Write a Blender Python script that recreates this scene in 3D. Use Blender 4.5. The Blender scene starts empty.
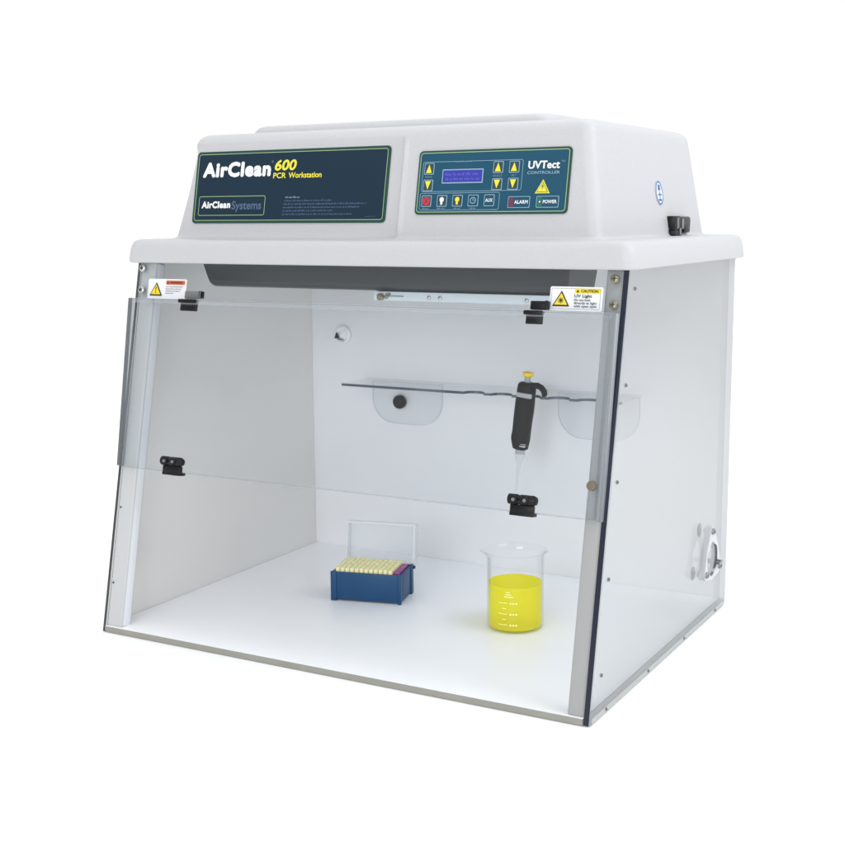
import bpy, bmesh, math, random
from mathutils import Vector, Matrix
random.seed(7)
S = bpy.context.scene
COL = S.collection
PI = math.pi

# ------------------------------------------------------------------ camera, light, exposure
cam_d = bpy.data.cameras.new('camera')
cam_d.sensor_width = 36.0
cam_d.lens = 36.0 * 1293.6165 / 845.0
cam_d.clip_start = 0.05
cam_d.clip_end = 500
cam = bpy.data.objects.new('camera', cam_d)
COL.objects.link(cam)
cam.location = (1.38270, -1.44266, 0.63674)
cam.rotation_euler = (1.410709, 0.0074168, 0.5103837)
S.camera = cam

world = bpy.data.worlds.new('World')
S.world = world
world.use_nodes = True
wn = world.node_tree
bg = wn.nodes['Background']
# a white studio: bright behind, at the sides and overhead, dimmer room behind the photographer
tcw = wn.nodes.new('ShaderNodeTexCoord')
sep = wn.nodes.new('ShaderNodeSeparateXYZ')
wn.links.new(tcw.outputs['Generated'], sep.inputs[0])


def wmap(sock, a, b, c, d):
    r = wn.nodes.new('ShaderNodeMapRange')
    r.interpolation_type = 'SMOOTHSTEP'
    for k, v in enumerate((a, b, c, d)):
        r.inputs[k + 1].default_value = v
    wn.links.new(sock, r.inputs[0])
    return r.outputs[0]


side_s = wmap(sep.outputs['Y'], -0.55, 0.0, 0.30, 1.06)
top_f = wmap(sep.outputs['Z'], 0.25, 0.65, 0.0, 1.0)
mixw = wn.nodes.new('ShaderNodeMix')
mixw.data_type = 'FLOAT'
wn.links.new(top_f, mixw.inputs[0])
wn.links.new(side_s, mixw.inputs[2])
mixw.inputs[3].default_value = 1.13
bg.inputs['Color'].default_value = (1.0, 1.0, 1.0, 1)
wn.links.new(mixw.outputs[0], bg.inputs['Strength'])


def softbox(name, loc, target, sx, sy, power, col=(1, 1, 1)):
    d = bpy.data.lights.new(name, 'AREA')
    d.shape = 'RECTANGLE'
    d.size, d.size_y = sx, sy
    d.energy = power
    d.color = col
    o = bpy.data.objects.new(name, d)
    COL.objects.link(o)
    o.location = loc
    o.rotation_euler = (Vector(target) - Vector(loc)).to_track_quat('-Z', 'Y').to_euler()
    return o


softbox('softbox_right', (2.7, 0.25, 2.3), (0.5, 0.3, 0.25), 1.4, 1.4, 31, (0.84, 0.93, 1.0))
softbox('softbox_front', (1.3, -5.0, 1.7), (0.4, 0.40, 0.15), 2.4, 1.6, 98, (0.95, 0.98, 1.0))
softbox('softbox_overhead', (0.4, 1.3, 3.2), (0.4, 0.5, 0.0), 2.6, 2.6, 18)

S.view_settings.view_transform = 'Standard'
S.view_settings.look = 'None'
S.view_settings.exposure = 0.0
S.view_settings.gamma = 1.0
try:
    S.cycles.max_bounces = 14
    S.cycles.transparent_max_bounces = 40
    S.cycles.diffuse_bounces = 6
    S.cycles.glossy_bounces = 5
    S.cycles.caustics_refractive = False
    S.cycles.caustics_reflective = False
except Exception:
    pass


# ------------------------------------------------------------------ materials
def srgb(r, g, b):
    def f(c):
        c /= 255.0
        return c / 12.92 if c <= 0.04045 else ((c + 0.055) / 1.055) ** 2.4
    return (f(r), f(g), f(b))


def mat(name, col, rough=0.5, metal=0.0, spec=0.5, bump=0.0, bscale=900.0, vary=0.0, vscale=6.0, coat=0.0):
    m = bpy.data.materials.new(name)
    m.use_nodes = True
    nt = m.node_tree
    p = nt.nodes['Principled BSDF']
    p.inputs['Base Color'].default_value = (*col, 1)
    p.inputs['Roughness'].default_value = rough
    p.inputs['Metallic'].default_value = metal
    p.inputs['Specular IOR Level'].default_value = spec
    p.inputs['Coat Weight'].default_value = coat
    p.inputs['Coat Roughness'].default_value = 0.05
    tc = nt.nodes.new('ShaderNodeTexCoord')
    if bump:
        n = nt.nodes.new('ShaderNodeTexNoise')
        n.inputs['Scale'].default_value = bscale
        n.inputs['Detail'].default_value = 4
        b = nt.nodes.new('ShaderNodeBump')
        b.inputs['Strength'].default_value = bump
        b.inputs['Distance'].default_value = 0.0006
        nt.links.new(tc.outputs['Object'], n.inputs['Vector'])
        nt.links.new(n.outputs['Fac'], b.inputs['Height'])
        nt.links.new(b.outputs['Normal'], p.inputs['Normal'])
    if vary:
        n = nt.nodes.new('ShaderNodeTexNoise')
        n.inputs['Scale'].default_value = vscale
        n.inputs['Detail'].default_value = 6
        r = nt.nodes.new('ShaderNodeMapRange')
        r.inputs[1].default_value = 0.3
        r.inputs[2].default_value = 0.7
        r.inputs[3].default_value = 1.0 - vary
        r.inputs[4].default_value = 1.0 + vary * 0.5
        mx = nt.nodes.new('ShaderNodeVectorMath')
        mx.operation = 'SCALE'
        mx.inputs[0].default_value = col
        nt.links.new(tc.outputs['Object'], n.inputs['Vector'])
        nt.links.new(n.outputs['Fac'], r.inputs[0])
        nt.links.new(r.outputs[0], mx.inputs['Scale'])
        nt.links.new(mx.outputs[0], p.inputs['Base Color'])
    return m


def clear(name, tint=(0.97, 0.98, 0.985), haze=0.03, hazecol=(0.8, 0.83, 0.87), f0=0.04, rough=0.02, grazing=0.85):
    """thin clear plastic or glass sheet: straight-through transmission, mirror reflection rising at grazing angles, faint haze"""
    m = bpy.data.materials.new(name)
    m.use_nodes = True
    nt = m.node_tree
    nt.nodes.remove(nt.nodes['Principled BSDF'])
    out = nt.nodes['Material Output']
    tr = nt.nodes.new('ShaderNodeBsdfTransparent')
    tr.inputs['Color'].default_value = (*tint, 1)
    df = nt.nodes.new('ShaderNodeBsdfDiffuse')
    df.inputs['Color'].default_value = (*hazecol, 1)
    m1 = nt.nodes.new('ShaderNodeMixShader')
    m1.inputs[0].default_value = haze
    gl = nt.nodes.new('ShaderNodeBsdfGlossy')
    gl.inputs['Roughness'].default_value = rough
    lw = nt.nodes.new('ShaderNodeLayerWeight')
    lw.inputs['Blend'].default_value = 0.5
    pw = nt.nodes.new('ShaderNodeMath')
    pw.operation = 'POWER'
    pw.inputs[1].default_value = 5
    ma = nt.nodes.new('ShaderNodeMath')
    ma.operation = 'MULTIPLY_ADD'
    ma.inputs[1].default_value = grazing
    ma.inputs[2].default_value = f0
    m2 = nt.nodes.new('ShaderNodeMixShader')
    L = nt.links.new
    L(tr.outputs[0], m1.inputs[1])
    L(df.outputs[0], m1.inputs[2])
    L(lw.outputs['Facing'], pw.inputs[0])
    L(pw.outputs[0], ma.inputs[0])
    L(ma.outputs[0], m2.inputs[0])
    L(m1.outputs[0], m2.inputs[1])
    L(gl.outputs[0], m2.inputs[2])
    L(m2.outputs[0], out.inputs['Surface'])
    return m


M = {}
M['ground'] = mat('white_sweep', (0.97, 0.97, 0.97), 0.9, spec=0.0)
M['hood'] = mat('textured_white_plastic', (0.525, 0.522, 0.538), 0.42, spec=0.35, bump=0.5, bscale=520, vary=0.035, vscale=420)
M['white'] = mat('lit_post_side', (0.78, 0.80, 0.83), 0.4, spec=0.3, vary=0.02)  # lit brightness painted onto the side faces of the posts
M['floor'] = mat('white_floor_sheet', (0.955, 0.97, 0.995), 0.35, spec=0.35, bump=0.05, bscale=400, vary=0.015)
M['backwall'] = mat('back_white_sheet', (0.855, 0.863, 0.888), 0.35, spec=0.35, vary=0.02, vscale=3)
M['bright_end'] = mat('brightened_end_face', (0.95, 0.96, 0.98), 0.5)  # brightness painted on the right panel's rear end to cancel a darker band
M['edge'] = mat('raw_board_edge', (0.31, 0.305, 0.27), 0.6, vary=0.06, vscale=30)
M['strip'] = mat('pale_grey_edge_strip', (0.46, 0.47, 0.47), 0.45, vary=0.04, vscale=30)
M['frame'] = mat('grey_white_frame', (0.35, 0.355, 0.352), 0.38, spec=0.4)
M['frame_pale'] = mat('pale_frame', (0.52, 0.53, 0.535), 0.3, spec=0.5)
M['leftwall'] = mat('room_grey_polycarbonate', (0.80, 0.79, 0.77), 0.12, spec=0.5, vary=0.03, vscale=3)  # opaque grey stands in for the grey room seen through a clear panel
M['clear'] = clear('clear_polycarbonate', haze=0.012, f0=0.022)
M['clear_side'] = clear('clear_side_polycarbonate', tint=(0.935, 0.94, 0.943), haze=0.06, hazecol=(0.68, 0.69, 0.70))
M['rail'] = clear('grey_acrylic_rail', tint=(0.89, 0.905, 0.92), haze=0.14, hazecol=(0.62, 0.64, 0.66))
M['navy'] = mat('room_dark_edge', (0.012, 0.016, 0.032), 0.25)  # refraction of a dark room, painted as the edge colour
M['dkgrey_edge'] = mat('refraction_grey_edge', (0.05, 0.055, 0.06), 0.3)  # dark refraction painted on the left panel's front edge too
M['pane_edge'] = clear('pane_cut_edge', tint=(0.75, 0.78, 0.80), haze=0.35, hazecol=(0.65, 0.68, 0.72))
M['pane_lip'] = clear('pale_pane_lip', tint=(0.88, 0.90, 0.92), haze=0.12, hazecol=(0.9, 0.92, 0.94))
M['shelf'] = clear('clear_shelf', tint=(0.985, 0.988, 0.99), haze=0.01, f0=0.03, grazing=0.35)
M['shelf_edge'] = mat('blue_grey_shelf_edge', (0.07, 0.095, 0.125), 0.08, spec=0.8)
M['bracket_edge'] = clear('bracket_cut_edge', tint=(0.86, 0.88, 0.90), haze=0.08, hazecol=(0.5, 0.52, 0.55), grazing=0.2)
M['bracket'] = clear('clear_bracket', tint=(0.982, 0.986, 0.99), haze=0.008, hazecol=(0.5, 0.52, 0.55), f0=0.02, grazing=0.2)
M['black'] = mat('black_plastic', (0.008, 0.008, 0.009), 0.38, spec=0.25, vary=0.1, vscale=60)
M['black_soft'] = mat('black_grip', (0.007, 0.007, 0.006), 0.55, spec=0.2, bump=0.2, bscale=500)
M['greyclip'] = mat('grey_plastic', (0.16, 0.17, 0.18), 0.4)
M['steel'] = mat('steel', (0.55, 0.55, 0.55), 0.25, metal=1.0)
M['brass'] = mat('dull_screw', (0.30, 0.27, 0.20), 0.35, metal=1.0)
M['dull'] = mat('dull_steel', (0.28, 0.28, 0.29), 0.35, metal=1.0)
M['bronze'] = mat('bronze_disc', (0.16, 0.14, 0.10), 0.5, metal=0.3)
M['dark'] = mat('dark_grey_paint', (0.040, 0.043, 0.046), 0.32, metal=0.3)
M['darkslot'] = mat('dark_slot', (0.03, 0.03, 0.03), 0.6)
M['lampwhite'] = mat('pale_metal_tray', (0.62, 0.68, 0.72), 0.35, spec=0.5)
M['plate'] = mat('navy_plate', srgb(23, 46, 62), 0.38, spec=0.25, vary=0.08, vscale=12)
M['plate_rim'] = mat('green_rim', srgb(24, 66, 62), 0.4)
M['panel'] = mat('teal_blue_plate', srgb(28, 77, 100), 0.38, spec=0.25, vary=0.06, vscale=12)
M['greenline'] = mat('pale_green_line', srgb(150, 178, 128), 0.5)
M['paleline'] = mat('pale_blue_line', srgb(138, 172, 190), 0.5)
M['textwhite'] = mat('print_white', (0.78, 0.79, 0.80), 0.5)
M['textgrey'] = mat('print_grey', srgb(120, 140, 160), 0.5)
M['textdim'] = mat('print_dim_blue', srgb(70, 92, 122), 0.5)
M['yellow'] = mat('print_yellow', srgb(224, 213, 62), 0.5)
M['lcd'] = mat('lcd_blue', srgb(54, 56, 160), 0.2, coat=0.4, vary=0.12, vscale=120)
M['lcdtext'] = mat('lcd_readout', srgb(84, 88, 190), 0.3)
M['btn'] = mat('button_dark', srgb(36, 66, 74), 0.4)
M['red'] = mat('print_red', srgb(190, 45, 60), 0.5)
M['darkred'] = mat('print_dark_red', srgb(95, 45, 70), 0.5)
M['green'] = mat('print_green', srgb(20, 98, 84), 0.5)
M['sticker'] = mat('sticker_white', (0.80, 0.81, 0.83), 0.35)
M['stkyellow'] = mat('sticker_yellow', srgb(240, 212, 40), 0.4)
M['stkorange'] = mat('sticker_orange', srgb(205, 98, 40), 0.4)
M['ink'] = mat('sticker_ink', (0.02, 0.02, 0.018), 0.5)
M['inkgrey'] = mat('sticker_ink_grey', (0.16, 0.17, 0.2), 0.5)
M['blueprint'] = mat('blue_print', srgb(58, 108, 168), 0.5)
M['rack'] = mat('blue_plastic', srgb(30, 74, 116), 0.4, spec=0.3, vary=0.04, vscale=40)
M['plum'] = mat('plum_plastic', srgb(150, 70, 140), 0.4)
M['tip'] = mat('pale_yellow_tip', srgb(241, 236, 190), 0.35, spec=0.4)
M['lid'] = clear('frosted_lid', tint=(0.95, 0.96, 0.97), haze=0.2, hazecol=(0.94, 0.96, 0.98), rough=0.15, f0=0.02, grazing=0.4)
M['lidrim'] = clear('frosted_lid_rim', tint=(0.9, 0.92, 0.93), haze=0.42, hazecol=(0.95, 0.96, 0.97), rough=0.2, f0=0.02, grazing=0.4)
M['glass'] = clear('beaker_glass', tint=(0.995, 0.997, 0.997), haze=0.006, f0=0.02, grazing=0.92, rough=0.0)
M['mark'] = mat('white_enamel', (0.95, 0.91, 0.36), 0.5)
M['pipyellow'] = mat('pipette_button', srgb(248, 212, 60), 0.4)
M['pipgrey'] = mat('pipette_grey', (0.42, 0.44, 0.46), 0.35)
M['cliptip'] = clear('clear_tip', tint=(0.93, 0.94, 0.95), haze=0.22, hazecol=(0.85, 0.87, 0.88))
M['flange'] = mat('white_flange', (0.56, 0.575, 0.60), 0.35)
M['washer'] = mat('grey_washer', (0.24, 0.26, 0.255), 0.6, spec=0.2)
M['hook'] = mat('white_bumper', (0.9, 0.91, 0.93), 0.08, coat=0.6)


def liquid(name):
    m = bpy.data.materials.new(name)
    m.use_nodes = True
    nt = m.node_tree
    nt.nodes.remove(nt.nodes['Principled BSDF'])
    out = nt.nodes['Material Output']
    tr = nt.nodes.new('ShaderNodeBsdfTransparent')
    tr.inputs['Color'].default_value = (1.0, 0.98, 0.07, 1)
    rf = nt.nodes.new('ShaderNodeBsdfRefraction')
    rf.inputs['Color'].default_value = (1.0, 0.96, 0.05, 1)
    rf.inputs['IOR'].default_value = 1.33
    rf.inputs['Roughness'].default_value = 0.02
    df = nt.nodes.new('ShaderNodeBsdfDiffuse')
    df.inputs['Color'].default_value = (0.98, 0.90, 0.008, 1)
    gl = nt.nodes.new('ShaderNodeBsdfGlossy')
    gl.inputs['Roughness'].default_value = 0.03
    a = nt.nodes.new('ShaderNodeMixShader')
    a.inputs[0].default_value = 0.07
    b = nt.nodes.new('ShaderNodeMixShader')
    b.inputs[0].default_value = 0.48
    c = nt.nodes.new('ShaderNodeMixShader')
    c.inputs[0].default_value = 0.015
    L = nt.links.new
    L(tr.outputs[0], a.inputs[1])
    L(rf.outputs[0], a.inputs[2])
    L(a.outputs[0], b.inputs[1])
    L(df.outputs[0], b.inputs[2])
    L(b.outputs[0], c.inputs[1])
    L(gl.outputs[0], c.inputs[2])
    L(c.outputs[0], out.inputs['Surface'])
    return m


M['liquid'] = liquid('yellow_liquid')


# ------------------------------------------------------------------ mesh helpers
class Frame:
    """a flat working plane: origin, right, up, outward normal"""
    def __init__(s, o, u, v, n):
        s.o, s.u, s.v, s.n = Vector(o), Vector(u).normalized(), Vector(v).normalized(), Vector(n).normalized()

    def __call__(s, u, v, w=0.0):
        return s.o + s.u * u + s.v * v + s.n * w


WORLD = Frame((0, 0, 0), (1, 0, 0), (0, 1, 0), (0, 0, 1))


class MB:
    def __init__(s):
        s.v, s.f, s.m, s.mats = [], [], [], []

    def mi(s, m):
        if m not in s.mats:
            s.mats.append(m)
        return s.mats.index(m)

    def add(s, verts, faces, m):
        k = len(s.v)
        s.v += [Vector(p) for p in verts]
        i = s.mi(m)
        for f in faces:
            s.f.append([k + q for q in f])
            s.m.append(i)
        return s

    def box(s, fr, u0, u1, v0, v1, w0, w1, m, face_mats=None, bev=0.0, seg=2):
        bm = bmesh.new()
        vs = [bm.verts.new(p) for p in ((u0, v0, w0), (u1, v0, w0), (u1, v1, w0), (u0, v1, w0),
                                        (u0, v0, w1), (u1, v0, w1), (u1, v1, w1), (u0, v1, w1))]
        names = ['w0', 'w1', 'v0', 'u1', 'v1', 'u0']
        fs = [(3, 2, 1, 0), (4, 5, 6, 7), (0, 1, 5, 4), (1, 2, 6, 5), (2, 3, 7, 6), (3, 0, 4, 7)]
        for nme, q in zip(names, fs):
            f = bm.faces.new([vs[i] for i in q])
            f.material_index = s.mi(face_mats[nme]) if face_mats and nme in face_mats else s.mi(m)
        if bev:
            bmesh.ops.bevel(bm, geom=list(bm.edges), offset=bev, segments=seg, affect='EDGES', profile=0.5)
        s.bm(bm, fr)
        return s

    def bm(s, bm, fr=WORLD, m=None):
        k = len(s.v)
        bm.verts.index_update()
        s.v += [fr(*v.co) for v in bm.verts]
        for f in bm.faces:
            s.f.append([k + v.index for v in f.verts])
            s.m.append(f.material_index if m is None else s.mi(m))
        bm.free()

    def poly(s, fr, pts, w, m):
        s.add([fr(a, b, w) for a, b in pts], [list(range(len(pts)))], m)
        return s

    def prism(s, fr, pts, w0, w1, m, side=None, bev=0.0, sides=None):
        bm = bmesh.new()
        n = len(pts)
        a = [bm.verts.new((p[0], p[1], w0)) for p in pts]
        b = [bm.verts.new((p[0], p[1], w1)) for p in pts]
        i0, i1 = s.mi(m), s.mi(side or m)
        f = bm.faces.new(list(reversed(a))); f.material_index = i0
        g = bm.faces.new(b); g.material_index = i0
        for i in range(n):
            q = bm.faces.new([a[i], a[(i + 1) % n], b[(i + 1) % n], b[i]])
            q.material_index = i1 if (sides is None or sides[i]) else i0
        if bev:
            bmesh.ops.bevel(bm, geom=list(f.edges) + list(g.edges), offset=bev, segments=2, affect='EDGES', profile=0.5)
        s.bm(bm, fr)
        return s

    def ring(s, fr, outer, inner, w, m):
        n = len(outer)
        s.add([fr(a, b, w) for a, b in outer + inner], [[i, (i + 1) % n, n + (i + 1) % n, n + i] for i in range(n)], m)
        return s

    def thickring(s, fr, outer, inner, w0, w1, m):
        n = len(outer)
        vs = [fr(a, b, w) for w in (w0, w1) for a, b in outer + inner]
        fs = []
        for i in range(n):
            j = (i + 1) % n
            fs += [[2 * n + i, 2 * n + j, 3 * n + j, 3 * n + i], [j, i, n + i, n + j],
                   [i, j, 2 * n + j, 2 * n + i], [n + j, n + i, 3 * n + i, 3 * n + j]]
        s.add(vs, fs, m)
        return s

    def cyl(s, fr, u, v, r, w0, w1, m, n=20, r1=None, bev=0.0):
        r1 = r if r1 is None else r1
        prof = [(r, w0), (r, w1)] if not bev else [(r, w0), (r1, w1 - bev), (r1 - bev * 0.3, w1 - bev * 0.3), (r1 - bev, w1)]
        if not bev:
            prof = [(r, w0), (r1, w1)]
        return s.lathe(fr, u, v, prof, m, n)

    def lathe(s, fr, u, v, prof, m, n=32, cap0=True, cap1=True):
        vs = []
        for r, w in prof:
            for k in range(n):
                a = 2 * PI * k / n
                vs.append(fr(u + r * math.cos(a), v + r * math.sin(a), w))
        fs = []
        for i in range(len(prof) - 1):
            for k in range(n):
                fs.append([i * n + k, i * n + (k + 1) % n, (i + 1) * n + (k + 1) % n, (i + 1) * n + k])
        if cap0:
            fs.append(list(reversed(range(n))))
        if cap1:
            fs.append([(len(prof) - 1) * n + k for k in range(n)])
        s.add(vs, fs, m)
        return s

    def loft(s, rings, m, cap0=True, cap1=True):
        n = len(rings[0])
        vs = [p for r in rings for p in r]
        fs = []
        for i in range(len(rings) - 1):
            for k in range(n):
                fs.append([i * n + k, i * n + (k + 1) % n, (i + 1) * n + (k + 1) % n, (i + 1) * n + k])
        if cap0:
            fs.append(list(reversed(range(n))))
        if cap1:
            fs.append([(len(rings) - 1) * n + k for k in range(n)])
        s.add(vs, fs, m)
        return s

    def text(s, fr, txt, u0, u1, v0, v1, w, m, bold=0.0, shear=0.0, keep=False, spacing=1.0):
        cu = bpy.data.curves.new('t', 'FONT')
        cu.body = txt
        cu.size = 1.0
        cu.shear = shear
        cu.space_character = spacing
        cu.resolution_u = 3
        ob = bpy.data.objects.new('t', cu)
        COL.objects.link(ob)
        bpy.context.view_layer.update()
        dg = bpy.context.evaluated_depsgraph_get()
        me = bpy.data.meshes.new_from_object(ob.evaluated_get(dg))
        xs = [v.co.x for v in me.vertices]
        ys = [v.co.y for v in me.vertices]
        x0, x1, y0, y1 = min(xs), max(xs), min(ys), max(ys)
        k = (v1 - v0) / (y1 - y0)
        d = bold * k                          # stroke thickening in plate units
        offs = [(0, 0)] if not bold else [(-d, 0), (d, 0), (0, d), (0, -d), (-d * .7, d * .7), (d * .7, d * .7), (-d * .7, -d * .7), (d * .7, -d * .7)]
        su = (u1 - u0 - 2 * d) / (x1 - x0)
        sv = (v1 - v0 - 2 * d) / (y1 - y0)
        for q, (ox, oy) in enumerate(offs):
            vs = [fr(u0 + d + ox + (v.co.x - x0) * su, v0 + d + oy + (v.co.y - y0) * sv, w + q * 0.00002) for v in me.vertices]
            s.add(vs, [list(p.vertices) for p in me.polygons], m)
        bpy.data.objects.remove(ob)
        bpy.data.curves.remove(cu)
        bpy.data.meshes.remove(me)
        return s

    def build(s, name, parent=None, smooth=False, angle=40, at=None):
        me = bpy.data.meshes.new(name)
        off = Vector(at) if at is not None else Vector((0, 0, 0))
        me.from_pydata([tuple(p - off) for p in s.v], [], s.f)
        for m in s.mats:
            me.materials.append(M[m])
        for p, i in zip(me.polygons, s.m):
            p.material_index = i
        bm = bmesh.new()
        bm.from_mesh(me)
        bmesh.ops.remove_doubles(bm, verts=bm.verts, dist=1e-7)
        bmesh.ops.recalc_face_normals(bm, faces=bm.faces)
        bm.to_mesh(me)
        bm.free()
        if smooth:
            me.polygons.foreach_set('use_smooth', [True] * len(me.polygons))
            try:
                me.set_sharp_from_angle(angle=math.radians(angle))
            except Exception:
                pass
        me.update()
        o = bpy.data.objects.new(name, me)
        COL.objects.link(o)
        if parent:
            o.parent = parent
        elif at is not None:
            o.location = off
        return o


def rrect(u0, u1, v0, v1, r, n=5):
    pts = []
    for cx, cy, a0 in ((u1 - r, v0 + r, -PI / 2), (u1 - r, v1 - r, 0), (u0 + r, v1 - r, PI / 2), (u0 + r, v0 + r, PI)):
        for k in range(n + 1):
            a = a0 + PI / 2 * k / n
            pts.append((cx + r * math.cos(a), cy + r * math.sin(a)))
    return pts


def frame_ring(mb, fr, u0, u1, v0, v1, r, t, w, m):
    mb.ring(fr, rrect(u0, u1, v0, v1, r), rrect(u0 + t, u1 - t, v0 + t, v1 - t, max(r - t, 1e-4)), w, m)


def tri(cx, cy, hw, hh, up=True):
    s = 1 if up else -1
    return [(cx - hw, cy - hh * s), (cx + hw, cy - hh * s), (cx, cy + hh * s)]


def thing(name, label, cat, loc=(0, 0, 0), rotz=0.0, group=None):
    o = bpy.data.objects.new(name, None)
    o.empty_display_size = 0.05
    COL.objects.link(o)
    o.location = loc
    o.rotation_euler = (0, 0, rotz)
    o['label'] = label
    o['category'] = cat
    if group:
        o['group'] = group
    return o


# ------------------------------------------------------------------ setting
g = MB()
n = 64
g.add([(0.4 + 120 * math.cos(2 * PI * k / n), 0.3 + 120 * math.sin(2 * PI * k / n), -0.001) for k in range(n)], [list(range(n))], 'ground')
go = g.build('ground')
go['kind'] = 'structure'

# ------------------------------------------------------------------ cabinet dimensions
W, D, H, SL = 0.81, 0.595, 0.567, 0.1184
nrm = Vector((0, -H, SL)).normalized()
up = Vector((0, SL, H)).normalized()
LEN = math.hypot(SL, H)
KS = LEN / H                                   # slope length per metre of height
SLOPE = Frame((0, 0, 0), (1, 0, 0), up, nrm)   # u = x, v = length along slope

WS = thing('pcr_workstation', 'white bench-top air cabinet with clear sloped front door and two blue panels on its hood', 'workstation')


def sz(z):
    return z * KS


# floor pan, back wall
b = MB()
b.box(WORLD, 0.0055, 0.8000, -0.0005, 0.587, 0.0, 0.0090, 'floor', {'v0': 'edge', 'u1': 'edge', 'u0': 'edge', 'w0': 'edge'})
b.box(WORLD, 0.8001, 0.8098, 0.0050, 0.580, 0.0, 0.0088, 'strip', bev=0.0008)
b.build('floor_pan', WS)
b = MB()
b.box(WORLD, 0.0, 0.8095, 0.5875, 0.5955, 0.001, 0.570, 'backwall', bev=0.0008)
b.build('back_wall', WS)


def side_panel(x0, x1, m, edge, zb=0.0):
    zt = 0.569
    pts = [(0.0, 0.0), (0.0046, zb), (0.587, zb), (0.587, zt), (SL * zt / H, zt)]
    bm = bmesh.new()
    a = [bm.verts.new((x0, y, z)) for y, z in pts]
    c = [bm.verts.new((x1, y, z)) for y, z in pts]
    bm.faces.new(a)
    bm.faces.new(c)
    for i in range(5):
        f = bm.faces.new([a[i], a[(i + 1) % 5], c[(i + 1) % 5], c[i]])
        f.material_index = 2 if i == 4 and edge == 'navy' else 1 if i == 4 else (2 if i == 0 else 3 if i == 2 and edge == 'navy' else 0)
    mb = MB()
    mb.mi(m); mb.mi(edge); mb.mi('pane_edge'); mb.mi('bright_end')
    mb.bm(bm)
    return mb


lp = side_panel(0.0, 0.0050, 'leftwall', 'dkgrey_edge').build('side_panel', WS)
lp['label'] = 'left side panel, opaque, with the grey room behind painted in'
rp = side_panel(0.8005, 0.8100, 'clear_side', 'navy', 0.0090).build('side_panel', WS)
rp['label'] = 'clear right side panel with dark refraction painted on its front edge'

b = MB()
b.box(SLOPE, 0.8010, 0.8080, 0.0005, sz(0.568), 0.0002, 0.0008, 'navy')  # added strip that carries the painted dark refraction of the clear edge
b.build('painted_refraction', rp)

RIGHT = Frame((0.8100, 0, 0), (0, 1, 0), (0, 0, 1), (1, 0, 0))    # u = y, v = z


def screw(fr, u, v, r, h, m, parent, name='screw', slot=True, w=0.0):
    b = MB()
    b.lathe(fr, u, v, [(r, w), (r, w + h * 0.55), (r * 0.8, w + h * 0.9), (r * 0.45, w + h)], m, 18)
    if slot:
        b.box(fr, u - r * 0.6, u + r * 0.6, v - r * 0.12, v + r * 0.12, w + h * 0.95, w + h * 1.06, 'darkslot')
        b.box(fr, u - r * 0.12, u + r * 0.12, v - r * 0.6, v + r * 0.6, w + h * 0.95, w + h * 1.07, 'darkslot')
    return b.build(name, parent, True)


for y, z in ((0.1315, 0.5405), (0.105, 0.4195), (0.0795, 0.2985), (0.0548, 0.1775), (0.0345, 0.0570)):
    screw(RIGHT, y, z, 0.0026, 0.0022, 'greyclip', rp)
for y in (0.055, 0.215, 0.374, 0.532):
    screw(RIGHT, y, 0.0048, 0.0022, 0.0014, 'greyclip', rp)

# frame posts
b = MB()
b.box(SLOPE, 0.0052, 0.0350, sz(0.009), sz(0.5665), -0.024, -0.0015, 'frame_pale', {'u1': 'white'}, bev=0.0035, seg=3)  # inner side coloured lighter: light from the right painted in
fp = b.build('frame_post', WS, True)
for z in (0.075, 0.19):
    screw(SLOPE, 0.0105, sz(z), 0.0016, 0.001, 'dark', fp, slot=False, w=-0.0015)
b = MB()
b.box(SLOPE, 0.7770, 0.8003, sz(0.009), sz(0.5665), -0.024, -0.0015, 'frame', {'u1': 'white'}, bev=0.0035, seg=3)  # bright band painted on the side seen through the panel
fp2 = b.build('frame_post', WS, True)

# fixed upper pane with its screws
b = MB()
b.box(SLOPE, 0.0055, 0.8000, sz(0.5115), sz(0.567), 0.0, 0.0045, 'clear', {'v0': 'pane_edge'})
up_pane = b.build('upper_pane', WS)
for x, z, m in ((0.0135, 0.5555, 'steel'), (0.0155, 0.5220, 'steel'), (0.7915, 0.5525, 'brass'), (0.7925, 0.5200, 'brass')):
    screw(SLOPE, x, sz(z), 0.0058, 0.0035, m, up_pane, w=0.0045)

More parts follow.
